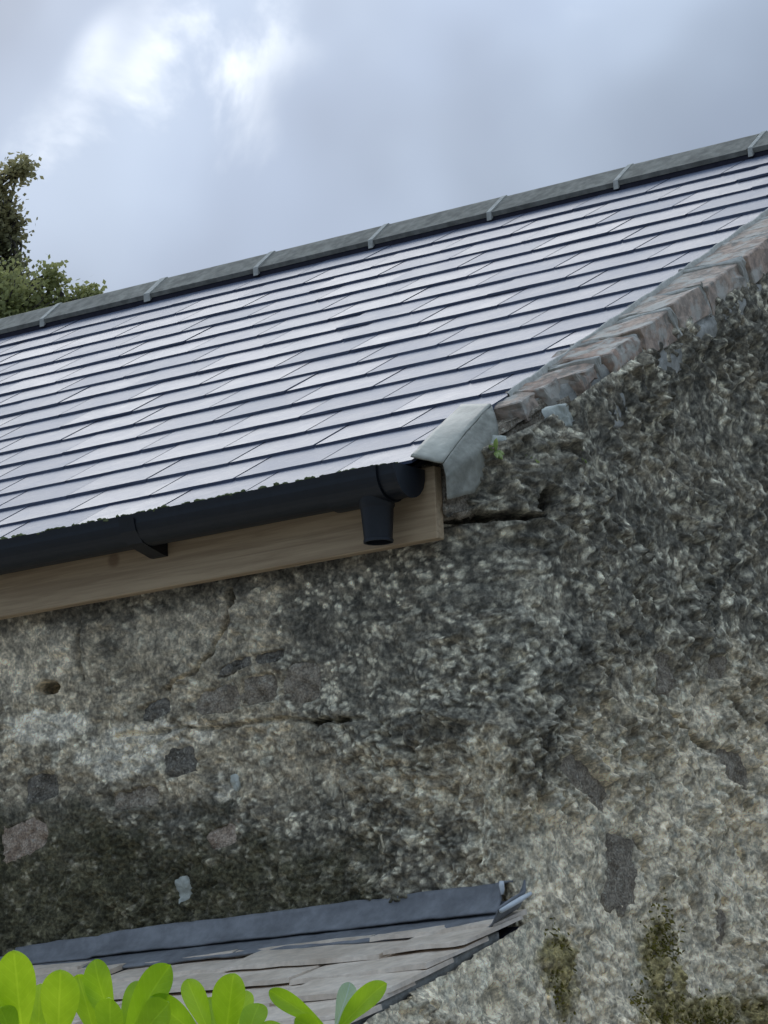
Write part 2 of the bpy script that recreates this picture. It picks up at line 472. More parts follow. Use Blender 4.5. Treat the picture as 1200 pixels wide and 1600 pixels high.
CRACKS = [  # polylines on the gable (y, z), cut depth, half width
    ([(0.70, -0.46), (0.745, -0.505), (0.80, -0.535), (0.88, -0.565), (0.93, -0.57)], .016, .006),
    ([(0.42, -0.60), (0.455, -0.64), (0.475, -0.70), (0.455, -0.735)], .010, .005),
    ([(0.56, -0.80), (0.60, -0.84), (0.60, -0.89)], .010, .005),
    ([(1.00, -0.74), (1.03, -0.79), (1.06, -0.82)], .012, .005),
    ([(1.16, -0.78), (1.18, -0.84), (1.185, -0.88)], .012, .005),
    ([(0.12, -0.19), (0.20, -0.17), (0.29, -0.175)], .014, .006),
]
FCRACKS = [([(-0.60, -0.19), (-0.61, -0.25), (-0.66, -0.31), (-0.72, -0.35), (-0.80, -0.385)], .010, .004),
           ([(-0.95, -0.48), (-0.70, -0.49), (-0.45, -0.50), (-0.25, -0.53)], .008, .004),
           ([(-1.05, -0.20), (-1.055, -0.34)], .007, .004)]
def polydist(a, b, pts):
    d = np.full(a.shape, 9.0)
    for (x0, y0), (x1, y1) in zip(pts[:-1], pts[1:]):
        dx, dy = x1 - x0, y1 - y0
        t = np.clip(((a - x0) * dx + (b - y0) * dy) / (dx * dx + dy * dy), 0, 1)
        d = np.minimum(d, np.hypot(a - x0 - t * dx, b - y0 - t * dy))
    return d

def wall_detail(P, u, z, onfront, gy):
    """relief and colour masks. onfront: 1 on the front face, 0 on the gable. gy: distance along the gable"""
    x = P[..., 0]
    h = np.where(onfront > .5, x, gy + 0.2)
    big_ = fbm(u, z, 0.55, 3, 1) - .5
    mid = fbm(u, z, 0.14, 4, 3) - .5
    # flakes lean on the gable, lie flatter on the front
    ang = np.where(onfront > .5, 0.15, -0.95) + 0.9 * (fbm(u, z, .3, 2, 5) - .5)
    ca, sa = np.cos(ang), np.sin(ang)
    wu = u + 0.03 * (fbm(u, z, .05, 3, 6) - .5); wz = z + 0.03 * (fbm(u, z, .05, 3, 8) - .5)
    a = (wu * math.cos(-.75) + wz * math.sin(-.75)) ; b_ = (-wu * math.sin(-.75) + wz * math.cos(-.75))
    st = np.where(onfront > .5, 1.15, 1.7)
    a = np.where(onfront > .5, wu / 1.15, a); b_ = np.where(onfront > .5, wz, b_)
    f1, f2, idc = worley(a / np.where(onfront > .5, 1, 1.5), b_, 0.0165, 0)
    g1, g2, idg = worley(a / np.where(onfront > .5, 1, 1.35) + 5, b_ + 3, 0.0095, 2)
    peb = np.clip(1 - (f1 / .62) ** 2, 0, 1) * (0.25 + 1.05 * idc)
    fin = np.clip(1 - (g1 / .65) ** 2, 0, 1) * (0.2 + idg)
    fine = fbm(u, z, 0.02, 4, 9, .6) - .5
    rough = np.where(onfront > .5, 0.42 + 0.6 * sst(-.40, -.05, x), 1.0)
    rough = rough * (0.35 + 1.3 * sst(.25, .75, fbm(u, z, .22, 3, 12)))
    smooth_patch = blob(x, z, -1.22, -.27, .15, .10) * (onfront > .5)
    rough = rough * (1 - .65 * smooth_patch)
    h1_, h2_, idh = worley(a / np.where(onfront > .5, 1, 1.3) + 9, b_ + 5, 0.047, 3)
    coarse = sst(.46, .62, fbm(u + 11, z + 5, .26, 3, 15))
    slab = np.clip((h2_ - h1_) * 2.2, 0, 1) * (.15 + .85 * idh)
    ridge_ = 1 - np.abs(2 * fbm(wu, wz * 1.3, .075, 3, 13) - 1) * 2.2
    ridge_ = np.clip(ridge_, 0, 1)
    clump = fbm(wu + 3, wz, .045, 3, 14, .55) - .5
    d = big_ * .035 + rough * (ridge_ * .012 + clump * .030) + np.where(onfront > .5, .5, 1.0) * (.35 + .65 * coarse) * slab * .016 + mid * .026 * (0.5 + .5 * rough) + rough * (peb * .0085 + fin * .0042 + fine * .013)
    # masks
    patch = fbm(u, z, .22, 5, 2, .58); patch2 = fbm(u + 7, z + 3, .11, 5, 4, .6); p3 = fbm(u + 2, z - 4, .055, 4, 7, .6)
    fr = np.where(onfront > .5, 1.0, 0.0)
    # dark staining, and painted shade under the fascia
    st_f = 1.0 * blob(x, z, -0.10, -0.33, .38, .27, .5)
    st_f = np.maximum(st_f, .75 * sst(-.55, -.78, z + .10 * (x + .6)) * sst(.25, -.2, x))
    st_f = np.maximum(st_f, .55 * sst(-.30, -.16, z))  # soffit shade painted into the mask, darkening up towards the fascia
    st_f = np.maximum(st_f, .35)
    st_g = .52 - .75 * sst(-.35, -1.1, z - .28 * gy) + .45 * sst(.45, .05, gy) * sst(-1.05, -.6, z) + .22 * sst(.45, .1, gy * TP - z)
    sta = np.where(fr > .5, st_f, np.clip(st_g, 0, 1))
    stain_shade = sst(.42, .70, sta * .78 + patch * .40 + patch2 * .26 - .08)
    stain_shade = stain_shade * (1 - .35 * sst(.45, .7, p3))
    # moss on the lower front wall
    mo = sst(-.52, -.98, z + .16 * (x + .7)) * fr * sst(.05, -.35, x)
    moss = .90 * sst(.38, .66, mo * .48 + patch * .30 + patch2 * .34 - .05)
    # lime wash remains
    lm = np.maximum(blob(x, z, -1.17, -.43, .15, .055, .6), blob(x, z, -.87, -.52, .20, .085, .6))
    lm = np.maximum(lm, .7 * blob(x, z, -.64, -.62, .12, .06, .6)) * fr
    lime = sst(.60, .70, lm * .45 + p3 * .30 + patch2 * .35) * (lm > .02)
    # warm patches
    pk = np.maximum(blob(x, z, -1.24, -.68, .12, .08, .5), .6 * blob(x, z, -.40, -.42, .2, .09, .6))
    pk = np.maximum(pk, .7 * blob(x, z, -.62, -.25, .1, .05, .6)) * fr
    pk = np.maximum(pk, (1 - fr) * .62 * sst(.30, .05, gy * TP - z) * sst(.3, .6, gy))
    pink = .85 * sst(.55, .70, pk * .42 + patch2 * .55)
    # pale clean render
    pl_f = np.maximum(0.80 * blob(x, z, -1.22, -.27, .17, .11, .4), .62 * blob(x, z, -.60, -.27, .34, .13, .6))
    pl_f = np.maximum(pl_f, .85 * blob(x, z, -.45, -.9, .42, .045, .5))
    pl_g = .75 * sst(-.45, -1.15, z - .30 * gy) + .2 * sst(.1, -.5, z)
    pale = sst(.46, .72, np.where(fr > .5, pl_f, pl_g) * .55 + patch * .52)
    # lichen flecks: whole flakes
    lf = np.where(fr > .5, .10 + .55 * blob(x, z, .0, -.6, .42, .42, .7) + .12, .42 + .25 * sst(.5, -.1, gy))
    lf = lf + .55 * (fbm(u, z, .16, 3, 10) - .5)
    lich = np.where(idc < lf * .62, 1.0, 0.0) * np.clip(1 - (f1 / .55) ** 3, 0, 1)
    lich2 = np.where(idg < lf * .40, 1.0, 0.0) * np.clip(1 - (g1 / .6) ** 3, 0, 1)
    lich = np.maximum(lich, lich2) * (.35 + .65 * sst(.35, .6, p3))
    lich = lich * (1 - .80 * moss)
    # yellow moss low on the gable
    ym = np.maximum(blob(gy, z, .22, -1.12, .10, .10, .5), blob(gy, z, .66, -1.05, .10, .12, .5))
    ym = np.maximum(ym, sst(-1.08, -1.2, z - .02 * gy) * sst(.35, .6, gy)) * (1 - fr)
    yel = .8 * sst(.54, .72, ym * .36 + patch2 * .28 + p3 * .44 - .02)
    d = d + yel * .010 * (fin + .5) + moss * .006 * fin + lich * .0015
    # recess behind inset stones, holes and cracks
    for (face, h0, z0, rx, rz, tl, mm, pr) in STONES:
        hh = x if face == 'f' else gy
        msk = (fr > .5) if face == 'f' else (fr < .5)
        dx, dz = hh - h0, z - z0
        q = (np.abs((dx * math.cos(tl) + dz * math.sin(tl)) / rx) ** 4 + np.abs((-dx * math.sin(tl) + dz * math.cos(tl)) / rz) ** 4) ** .25
        k = (1 - sst(.55, .95, q)) * msk
        d = d * (1 - k) + k * (-.016 + big_ * .035)
    for (face, h0, z0, rx, rz) in HOLES:
        hh = x if face == 'f' else gy
        msk = (fr > .5) if face == 'f' else (fr < .5)
        k = blob(hh + .035 * (p3 - .5), z + .035 * (patch2 - .5), h0, z0, rx, rz, .16) * msk
        d = d - .09 * k; lich = lich * (1 - k)
    for pts, dep, w in CRACKS:
        dep, w = dep * 1.9, w * 1.25
        k = (1 - sst(w * .5, w * 1.6, polydist(gy + .02 * (p3 - .5), z + .02 * (patch2 - .5), pts))) * (fr < .5)
        d = d - dep * k
    for pts, dep, w in FCRACKS:
        dep, w = dep * 1.7, w * 1.2
        k = (1 - sst(w * .5, w * 1.6, polydist(x + .03 * (p3 - .5), z + .03 * (patch2 - .5), pts))) * (fr > .5)
        d = d - dep * k
    cell = np.clip(.28 * idc + .22 * idg + .42 * idh + .2 * fine + .05, 0, 1)
    A = np.stack([lich, moss, lime, stain_shade], -1); B = np.stack([pink, yel, cell, pale], -1)
    return d, A, B

def grid_mesh(name, P, A, B, mat):
    nr, nc = P.shape[:2]
    me = bpy.data.meshes.new(name)
    me.vertices.add(nr * nc); me.vertices.foreach_set('co', P.reshape(-1).astype(np.float32))
    i = np.arange(nr * nc).reshape(nr, nc)
    q = np.stack([i[:-1, :-1], i[:-1, 1:], i[1:, 1:], i[1:, :-1]], -1).reshape(-1, 4)
    me.loops.add(q.size); me.loops.foreach_set('vertex_index', q.reshape(-1).astype(np.int32))
    me.polygons.add(len(q))
    me.polygons.foreach_set('loop_start', np.arange(0, q.size, 4, dtype=np.int32))
    me.polygons.foreach_set('use_smooth', np.ones(len(q), dtype=bool))
    for nm, D in (('maskA', A), ('maskB', B)):
        at = me.color_attributes.new(nm, 'FLOAT_COLOR', 'POINT')
        at.data.foreach_set('color', np.clip(D, 0, 1).reshape(-1).astype(np.float32))
    me.materials.append(mat)
    me.update(calc_edges=True)
    me.validate()
    return me

def spaced(a, b, d0, d1):
    """positions from a to b, step growing from d0 to d1"""
    out = [a]; s = d0
    sg = 1 if b > a else -1
    while (b - out[-1]) * sg > s:
        out.append(out[-1] + sg * s); s = min(s * 1.12, d1)
    out.append(b)
    return out
STEP = 0.0037
uf = np.arange(-1.75, ARC + 1.75, STEP)
uL = spaced(uf[0], XL + 0.05, STEP, .12)[1:][::-1]
uR = spaced(uf[-1], ARC + 2 * APEX_Y - YF - .28 - .1, STEP, .12)[1:]
ucol = np.concatenate([uL, uf, uR])
Ptop, _ = wall_pt(ucol, np.zeros_like(ucol))
ytop = Ptop[:, 1]
ztop = np.minimum(ytop, 2 * APEX_Y - ytop) * TP - .055
ZB = -1.38
rows = np.linspace(0, 1, 520)
zlow = np.array(spaced(ZB, GZ - .05, .006, .15)[1:][::-1])
Z = np.concatenate([np.repeat(zlow[:, None], len(ucol), 1), ZB + rows[:, None] * (ztop - ZB)[None, :]], 0)
Uu = np.repeat(ucol[None, :], Z.shape[0], 0)
P, Nn = wall_pt(Uu, Z)
Rr, xcr = wall_par(Z)
onf = np.where(Uu < ARC * .55, 1.0, 0.0)
gy = np.where(Uu > ARC, P[..., 1], YF + (Uu - ARC * .55) * 0.4 + .0)
gy = P[..., 1]
ia = int(np.searchsorted(ucol, -.16)); ib = int(np.searchsorted(ucol, ARC + .16))
def cut(a, b): return [q[:, a:b] for q in (P, Uu, Z, gy)]
p_, u_, z_, g_ = cut(0, ib); dF, AF, BF = wall_detail(p_, u_, z_, np.ones_like(u_), g_)
p_, u_, z_, g_ = cut(ia, len(ucol)); dG, AG, BG = wall_detail(p_, u_, z_, np.zeros_like(u_), g_)
wgt = np.clip(sst(-.13, ARC + .13, Uu[:, ia:ib]) + .7 * (fbm(Uu[:, ia:ib], Z[:, ia:ib], .1, 3, 1) - .5), 0, 1)
wgt = np.where(Uu[:, ia:ib] < -.13, wgt * 0, np.where(Uu[:, ia:ib] > ARC + .13, 1, wgt))
wgt = sst(.15, .85, wgt)
k_ = ib - ia
def join(a, b):
    w_ = wgt if a.ndim == 2 else wgt[..., None]
    return np.concatenate([a[:, :ia], a[:, ia:] * (1 - w_) + b[:, :k_] * w_, b[:, k_:]], 1)
d, A, B = join(dF, dG), join(AF, AG), join(BF, BG)
# soften the change of masks across the rounded corner
edgefade = np.clip((rows[-1] - np.concatenate([np.zeros(len(zlow)), rows]))[:, None] / .01, 0, 1)
P = P + Nn * (d * (0.3 + .7 * edgefade))[..., None]
WALL = obj('wall', grid_mesh('wall', P, A, B, M['wall']), barn)

def surf(face, h0, z0, off=0.0):
    u0 = front_u(h0, z0) if face == 'f' else gable_u(h0, z0)
    p, n = wall_pt(np.array([u0]), np.array([z0]))
    b0 = (float(fbm(np.array([u0]), np.array([z0]), 0.55, 3, 1)[0]) - .5) * .035
    return Vector(p[0]) + Vector(n[0]) * (off + b0), Vector(n[0])
def stone_me(rx, rz, seed, mat, thick=.03):
    rr = random.Random(seed); n = 48; v = []; f = []
    nc = rr.randint(4, 6)                      # a hewn outline: straight runs between a few corners
    cor = []
    for (cx_, cy_) in ((1, 1), (0, 1.05), (-1, 1), (-1.08, .1), (-1, -1), (.1, -1.04), (1, -1), (1.06, 0)):
        cor.append((cx_ * rr.uniform(.82, 1.08), cy_ * rr.uniform(.80, 1.08)))
    def rad(a):
        c, s_ = math.cos(a), math.sin(a); best = .8
        for (x0, y0), (x1, y1) in zip(cor, cor[1:] + cor[:1]):
            den = c * (y1 - y0) - s_ * (x1 - x0)
            if abs(den) < 1e-6: continue
            t = (x0 * (y1 - y0) - y0 * (x1 - x0)) / den
            k = (c * y0 - s_ * x0) / -den if False else ((x0 * s_ - y0 * c) / (-(x1 - x0) * s_ + (y1 - y0) * c))
            if t > 0 and -.001 <= k <= 1.001: best = t
        return best
    R_ = [rad(2 * math.pi * i / n) * (1 + rr.gauss(0, .03)) for i in range(n)]
    R_ = [(R_[i - 1] + 6 * R_[i] + R_[(i + 1) % n]) / 8 for i in range(n)]
    rings = [(1.04, -thick), (1.0, -.005), (.95, -.001), (.8, .001), (.6, .002), (.4, .002), (.2, .0025)]
    for (k, h) in rings:
        for i in range(n):
            a = 2 * math.pi * i / n
            x, y = rx * k * R_[i] * math.cos(a), rz * k * R_[i] * math.sin(a)
            nz = float(fbm(np.array([x + seed]), np.array([y + seed * .7]), .03, 4, 3)[0]) - .5
            v.append((x, y, h + nz * .030))
    v.append((0, 0, .002))
    for j in range(len(rings) - 1):
        for i in range(n):
            a, b = j * n + i, j * n + (i + 1) % n
            f.append((a, b, b + n, a + n))
    for i in range(n):
        f.append(((len(rings) - 1) * n + i, (len(rings) - 1) * n + (i + 1) % n, len(v) - 1))
    return mesh_from('stone', v, f, M[mat], True)
for i, (face, h0, z0, rx, rz, tl, mm, pr) in enumerate(STONES):
    p, n = surf(face, h0, z0, pr - .004)
    ux = Vector((-n.y, n.x, 0))
    basis = Matrix((ux, Vector((0, 0, 1)), n)).transposed().to_4x4()
    mw = Matrix.Translation(p) @ basis @ Matrix.Rotation(tl, 4, 'Z')
    o = obj('stone', stone_me(rx, rz, i + 3, mm), WALL)
    o.matrix_basis = mw

# ------------------------------------------------------------------ roof deck and slates
prof = []
for (s, h) in ((0.03, -.022), (RIDGE_S + .10, -.022)):
    q = roof(0, s, h); prof.append((q.y, q.z))
by, bz = prof[1]
prof.append((2 * APEX_Y - prof[0][0], prof[0][1]))
q0 = roof(0, 0.03, -.003); q1 = roof(0, RIDGE_S + .10, -.003)
prof2 = [(q0.y, q0.z), (q1.y, q1.z), (2 * APEX_Y - q1.y, q1.z), (2 * APEX_Y - q0.y, q0.z)]
q0 = roof(0, 0.03, -.011); q1 = roof(0, RIDGE_S + .10, -.011)
prof3 = [(q0.y, q0.z), (q1.y, q1.z), (2 * APEX_Y - q1.y, q1.z), (2 * APEX_Y - q0.y, q0.z)]
vv, ff = extrude_x(prof2 + prof3[::-1], [XL, -0.03])
ROOF = part('roof', vv, ff, M['felt'], barn); fix_normals(ROOF.data)

T = 0.0066
SW, SLEN = 0.2475, 0.34
def slate_vf(w, L, t, rr, jag=.0012):
    n = 7; low = [(-w / 2 + w * i / (n - 1), rr.uniform(-jag, jag)) for i in range(n)]
    outline = low + [(w / 2 + rr.uniform(-.0006, .0006), L * .5), (w / 2, L), (-w / 2, L), (-w / 2 + rr.uniform(-.0006, .0006), L * .5)]
    k = len(outline)
    top = [(x, y + (.0018 if i < n else 0), t) for i, (x, y) in enumerate(outline)]
    v = [(x, y, 0) for x, y in outline] + top
    f = [tuple(range(k))[::-1], tuple(range(k, 2 * k))]
    for i in range(k):
        j = (i + 1) % k
        f.append((i, j, j + k, i + k))
    return v, f
rr = random.Random(3)
SL_ME = [mesh_from('slate', *slate_vf(SW, SLEN, T, rr), M['slate']) for _ in range(8)]
TILT = math.atan(T / G)
rest_v = []; rest_f = []
rr = random.Random(5)
def add_rest(mat4, w):
    vs, fs = slate_vf(w, SLEN, T, rr)
    o0 = len(rest_v)
    rest_v.extend([mat4 @ Vector(p) for p in vs]); rest_f.extend([tuple(i + o0 for i in q) for q in fs])
for k in range(NC):
    off = (k % 2) * .125 - .15
    x = 0.0
    edges = [0.0]
    e = -off if off > 0 else -(off + .25)
    e = -.10 if k % 2 else -.225
    edges.append(e)
    while edges[-1] > XL: edges.append(edges[-1] - .25)
    cy = rr.uniform(-.0012, .0012)
    L = SLEN if k < NC - 1 else SLEN * .62
    vis = -1.75 - k * .165
    for a, b in zip(edges[:-1], edges[1:]):
        w = a - b; xm = (a + b) / 2
        s = k * G + cy + rr.gauss(0, .0012); h = 2 * T + .0008 + abs(rr.gauss(0, .0006))
        th = PIT - TILT + rr.gauss(0, .0014)
        rx_, ry_, rz_ = th, rr.gauss(0, .003), rr.gauss(0, .0018)
        loc = roof(xm + rr.gauss(0, .0008), s, h)
        if xm > vis:
            o = obj('slate', SL_ME[rr.randrange(8)], ROOF, loc, (rx_, ry_, rz_), ((w - .0062) / SW, L / SLEN, 1))
        else:
            mw = Matrix.LocRotScale(loc, Matrix.Rotation(th, 3, 'X').to_quaternion(), Vector((1, L / SLEN, 1)))
            add_rest(mw, w - .0028)
# back slope
for k in range(NC):
    for j in range(28):
        xm = -.125 - .25 * j - (k % 2) * .125
        p = roof(xm, k * G, 2 * T + .001)
        mw = Matrix.Translation((p.x, 2 * APEX_Y - p.y, p.z)) @ Matrix.Rotation(math.pi, 4, 'Z') @ Matrix.Rotation(PIT - TILT, 4, 'X') @ Matrix.Diagonal((1, 1 if k < NC - 1 else .62, 1, 1))
        add_rest(mw, .247)
tag(part('slate_field', rest_v, rest_f, M['slate'], ROOF), kind='stuff')

# ------------------------------------------------------------------ ridge
RL = 0.4446
rb = roof(0, RIDGE_S, .028)
RY, RZ = rb.y, rb.z
WA = math.radians(38)
WL_ = 0.118
def ridge_prof(g=0.0):
    t = .016
    c, s = math.cos(WA), math.sin(WA)
    lo = (RY - .003, RZ + .014)
    ap = (lo[0] + WL_ * c, lo[1] + WL_ * s)
    out = [(lo[0] - g * s, lo[1] + g * c), (ap[0] - .010, ap[1] - .006 + g), (ap[0], ap[1] - .001 + g), (ap[0] + .010, ap[1] - .006 + g), (2 * ap[0] - lo[0] + g * s, lo[1] + g * c)]
    if g == 0:
        inn = [(2 * ap[0] - lo[0] - t * s * .7, lo[1] - t * c), (ap[0], ap[1] - t * 1.3), (lo[0] + t * s * .7, lo[1] - t * c)]
    else:
        inn = [(2 * ap[0] - lo[0] + .001, lo[1] - .024), (ap[0], ap[1] - t * 1.25), (lo[0] - .001, lo[1] - .024)]
    return out + inn, ap
rp, rap = ridge_prof()
rj, _ = ridge_prof(.0035)
vv, ff = extrude_x([(RY + .006, RZ - .02), (RY + .006, RZ + .014), (RY + .05, RZ + .04), (2 * rap[0] - RY - .05, RZ + .04), (2 * rap[0] - RY - .006, RZ + .014), (2 * rap[0] - RY - .006, RZ - .02)], [XL, -.02])
rr = random.Random(8)
RUN = part('ridge_shade_strip', vv, ff, M['felt'], barn); fix_normals(RUN.data)  # dark strip added to stand for the shaded gap below the tiles
x1 = -.4617 + RL
me0 = None
while x1 > XL:
    x0 = x1 - RL
    vv, ff = extrude_x(rp, [-RL / 2 + .004, -RL / 4, 0, RL / 4, RL / 2 - .004])
    if me0 is None:
        me0 = mesh_from('ridge_tile', vv, ff, M['ridge']); fix_normals(me0)
        xs = [-.009, -.004, .004, .009]
        jv, jf = extrude_x(rj, [-.010, .010])
        mj = mesh_from('mortar_joint', jv, jf, M['joint']); fix_normals(mj)
    dz = rr.gauss(0, .0015)
    t_ = obj('ridge_tile', me0, barn, ((x0 + x1) / 2, 0, dz), (0, rr.gauss(0, .003), 0))
    j_ = obj('mortar_joint', mj, t_, (-RL / 2, rr.gauss(0, .0005), .0), None, (rr.uniform(.7, 1.25), 1, 1))
    x1 = x0

# ------------------------------------------------------------------ verge bricks and mortar
def outer_x(y):
    return float(np.interp(y, [.10, .30, .42, .50, .60, .75, 5], [.045, .060, .085, .118, .155, .160, .160]))
def brick_me(L, W, H, rr, chip=1.0):
    nx, ny, nz = 3, 6, 3
    import bmesh
    bm = bmesh.new()
    bmesh.ops.create_cube(bm, size=1)
    bmesh.ops.scale(bm, vec=(W, L, H), verts=bm.verts)
    bmesh.ops.subdivide_edges(bm, edges=list(bm.edges), cuts=2, use_grid_fill=True)
    for vtx in bm.verts:
        corner = sum(abs(c) > .49 * s for c, s in zip(vtx.co, (W, L, H)))
        kk = .0035 * chip * (1.9 if corner >= 2 else .8)
        vtx.co += Vector((rr.gauss(0, kk * .6), rr.gauss(0, kk * .6), rr.gauss(0, kk * .5)))
        if corner >= 2: vtx.co *= 1 - .012 * rr.random()
    bmesh.ops.bevel(bm, geom=[e for e in bm.edges if e.calc_face_angle(0) > .9], offset=.003, segments=1, affect='EDGES')
    me = bpy.data.meshes.new('brick'); bm.to_mesh(me); bm.free()
    me.materials.append(M['brick'])
    return me
ys = [.325, .40, .475, .575, .715, .885, 1.045, 1.24, 1.44, 1.635, 1.83, 2.02, 2.22, 2.42]
rr = random.Random(21)
for a, b in zip(ys[:-1], ys[1:]):
    ym = (a + b) / 2; xo = outer_x(ym) + rr.uniform(-.006, .006)
    W = xo + .03; Hh = .072 if ym > .56 else .05
    L = (b - a) / CP - .016
    top = roof(0, ym / CP, .014 + rr.gauss(0, .003))
    c = top - Vector((0, -SP, CP)) * (Hh / 2)
    for side in (0, 1):
        yy = c.y if side == 0 else 2 * APEX_Y - c.y
        o = obj('brick', brick_me(L, W, Hh, rr, .55 if ym < .5 else 1.0), WALL, (xo - W / 2, yy, c.z),
                ((PIT if side == 0 else -PIT) + rr.gauss(0, .012), rr.gauss(0, .02), rr.gauss(0, .012)))
# mortar bed the bricks lie in, with cement smeared onto the wall below
nu, nv = 300, 22
yy = np.linspace(.40, APEX_Y, nu)
vv = []; ff = []
for i, y in enumerate(yy):
    xo = outer_x(y)
    zt = y * TP - .027
    sm = (.015 + .07 * float(fbm(np.array([y]), np.array([0.]), .12, 4, 3)[0])) * float(sst(.50, .60, np.array(y))) + .045 * (.56 < y < .74) + .006
    prof = [(-.04, zt - .004), (xo - .018, zt - .004), (xo - .012, zt - .020), (xo - .010, zt - .07)]
    for j in range(nv - 4):
        t = (j + 1) / (nv - 4)
        bulge = .012 * math.sin(math.pi * min(1, t * 1.0)) * (1 - t)
        nz = (float(fbm(np.array([y * 1.0]), np.array([t * sm + 3.]), .03, 4, 6)[0]) - .5) * .016
        wx = float(wall_pt(np.array([gable_u(y, zt - .08)]), np.array([zt - .08]))[0][0, 0])
        prof.append((min(xo - .008, 9) * (1 - t) + (wx + .003) * t + bulge + nz, zt - .072 - sm * t + nz))
    wx = float(wall_pt(np.array([gable_u(max(y, .42), zt)]), np.array([zt]))[0][0, 0])
    prof[-1] = (prof[-1][0] - .03, prof[-1][1])
    vv += [(a, y, b) for a, b in prof]
K = len(prof)
for i in range(nu - 1):
    for j in range(K - 1):
        a = i * K + j
        ff.append((a, a + K, a + K + 1, a + 1))
MB_ = part('mortar', vv, ff, M['mortar'], WALL, True); fix_normals(MB_.data)
# mortar perpends between bricks
for y in ys[3:]:
    for side in (0, 1):
        xo = outer_x(y) + rr.uniform(-.004, .003)
        me = brick_me(rr.uniform(.014, .020), xo + .022 + rr.uniform(-.004, .003), .079, rr, .6); me.materials.clear(); me.materials.append(M['joint'])
        yc = y if side == 0 else 2 * APEX_Y - y
        obj('mortar_joint', me, WALL, ((xo - .02) / 2, yc + (.012 if side == 0 else -.012), y * TP - .042), ((PIT if side == 0 else -PIT) + rr.gauss(0, .06), 0, rr.gauss(0, .05)))
# pale mortar fillet between slates and bricks
vv, ff = [], []
for i, s in enumerate(np.linspace(.45, RIDGE_S, 120)):
    hh = .010 + .002 * math.sin(s * 40) + rr.uniform(-.001, .001)
    xo = .006 + rr.uniform(-.002, .002)
    for (x, h) in ((-.001, -.02), (-.001, .014 + hh), (xo * .4, .012 + hh), (xo * .7, .004), (xo, -.02)):
        vv.append(tuple(roof(x, s, h)))
for i in range(119):
    for j in range(4):
        a = i * 5 + j; ff.append((a, a + 5, a + 6, a + 1))
o = part('mortar_fillet', vv, ff, M['joint'], WALL, True); fix_normals(o.data)

# ------------------------------------------------------------------ kneeler stone and lead cap at the foot of the verge
import bmesh
bm = bmesh.new()
bmesh.ops.create_cube(bm, size=1)
bmesh.ops.subdivide_edges(bm, edges=list(bm.edges), cuts=15, use_grid_fill=True)
for vtx in bm.verts:
    x, y, z = vtx.co
    X0_ = -.10; Y_ = .10 + (y + .5) * .42
    X = X0_ + (x + .5) * (outer_x(Y_) - .010 - X0_) - .02 * (abs(y) * 2) ** 3 * 0
    Y = Y_
    zt = Y * TP - .045; zb = -.115 + .10 * (y + .5)
    Zz = zb + (z + .5) * (zt - zb)
    r = fbm(np.array([X + Y]), np.array([Zz + 2]), .04, 3, 2)[0] - .5
    r = r * 1.2 + .8 * (fbm(np.array([X - Y]), np.array([Zz + 5]), .018, 2, 5)[0] - .5)
    vtx.co = (X + r * .015, Y + r * .02, Zz + (r * .02 if z < .3 else 0))
bmesh.ops.bevel(bm, geom=[e for e in bm.edges if e.calc_face_angle(0) > .8], offset=.012, segments=2, affect='EDGES')
me = bpy.data.meshes.new('kneeler_stone'); bm.to_mesh(me); bm.free(); me.materials.append(M['stone'])
me.polygons.foreach_set('use_smooth', [True] * len(me.polygons))
KN = obj('kneeler_stone', me, barn)

def lead_patch(name, rowsP, mat, parent, wob=.003, thick=.004, seed=0, nu=24, nv=10):
    """smooth sheet through a list of polylines (rows), each with the same number of points"""
    rows_ = [[Vector(p) for p in r] for r in rowsP]
    def lerp_poly(poly, t):
        k = t * (len(poly) - 1); i = min(int(k), len(poly) - 2)
        return poly[i].lerp(poly[i + 1], k - i)
    v = []; f = []
    for a in range(nu + 1):
        line = [lerp_poly(r, a / nu) for r in rows_]
        for b in range(nv + 1):
            p = lerp_poly(line, b / nv)
            w = (float(fbm(np.array([a / nu * 3 + seed]), np.array([b / nv * 2.]), .5, 3, seed)[0]) - .5) * wob * 2
            v.append(p + Vector((w * .6, -w, w * .6)))
    for a in range(nu):
        for b in range(nv):
            i = a * (nv + 1) + b
            f.append((i, i + nv + 1, i + nv + 2, i + 1))
    o = part(name, v, f, mat, parent, True)
    fix_normals(o.data)
    md = o.modifiers.new('thick', 'SOLIDIFY'); md.thickness = thick; md.offset = 0
    return o
A0, B0 = roof(.002, -.004, .031), roof(-.085, .385, .031)
A1, B1 = Vector((.052, .040, -.007)), Vector((.048, .250, .160))
LC = lead_patch('lead_cap', [[A0, roof(-.040, .17, .033), B0], [A1, Vector((.050, .14, .079)), B1]], M['leadpale'], barn, .002, .004, 2, 20, 8)
lead_patch('lead_side', [[A1 + Vector((.001, 0, -.001)), Vector((.051, .14, .078)), B1 + Vector((.001, 0, -.001))],
                         [Vector((.060, .040, -.040)), Vector((.078, .135, .025)), Vector((.072, .235, .105))],
                         [Vector((.050, .055, -.085)), Vector((.065, .135, -.062)), Vector((.070, .235, .040))]],
           M['leadside'], LC, .005, .004, 4, 20, 14)

# ------------------------------------------------------------------ fascia board and gutter
v0, f0 = box_vf(XL, .014, .062, .090, -.165, -.003)
me = mesh_from('fascia_board', v0, f0, M['wood']); bevel_me(me, .002, 1)
FB = obj('fascia_board', me, barn)
v0, f0 = box_vf(XL, -.05, .0925, .118, -.150, .0)
part('wall_plate', v0, f0, M['felt'], barn)

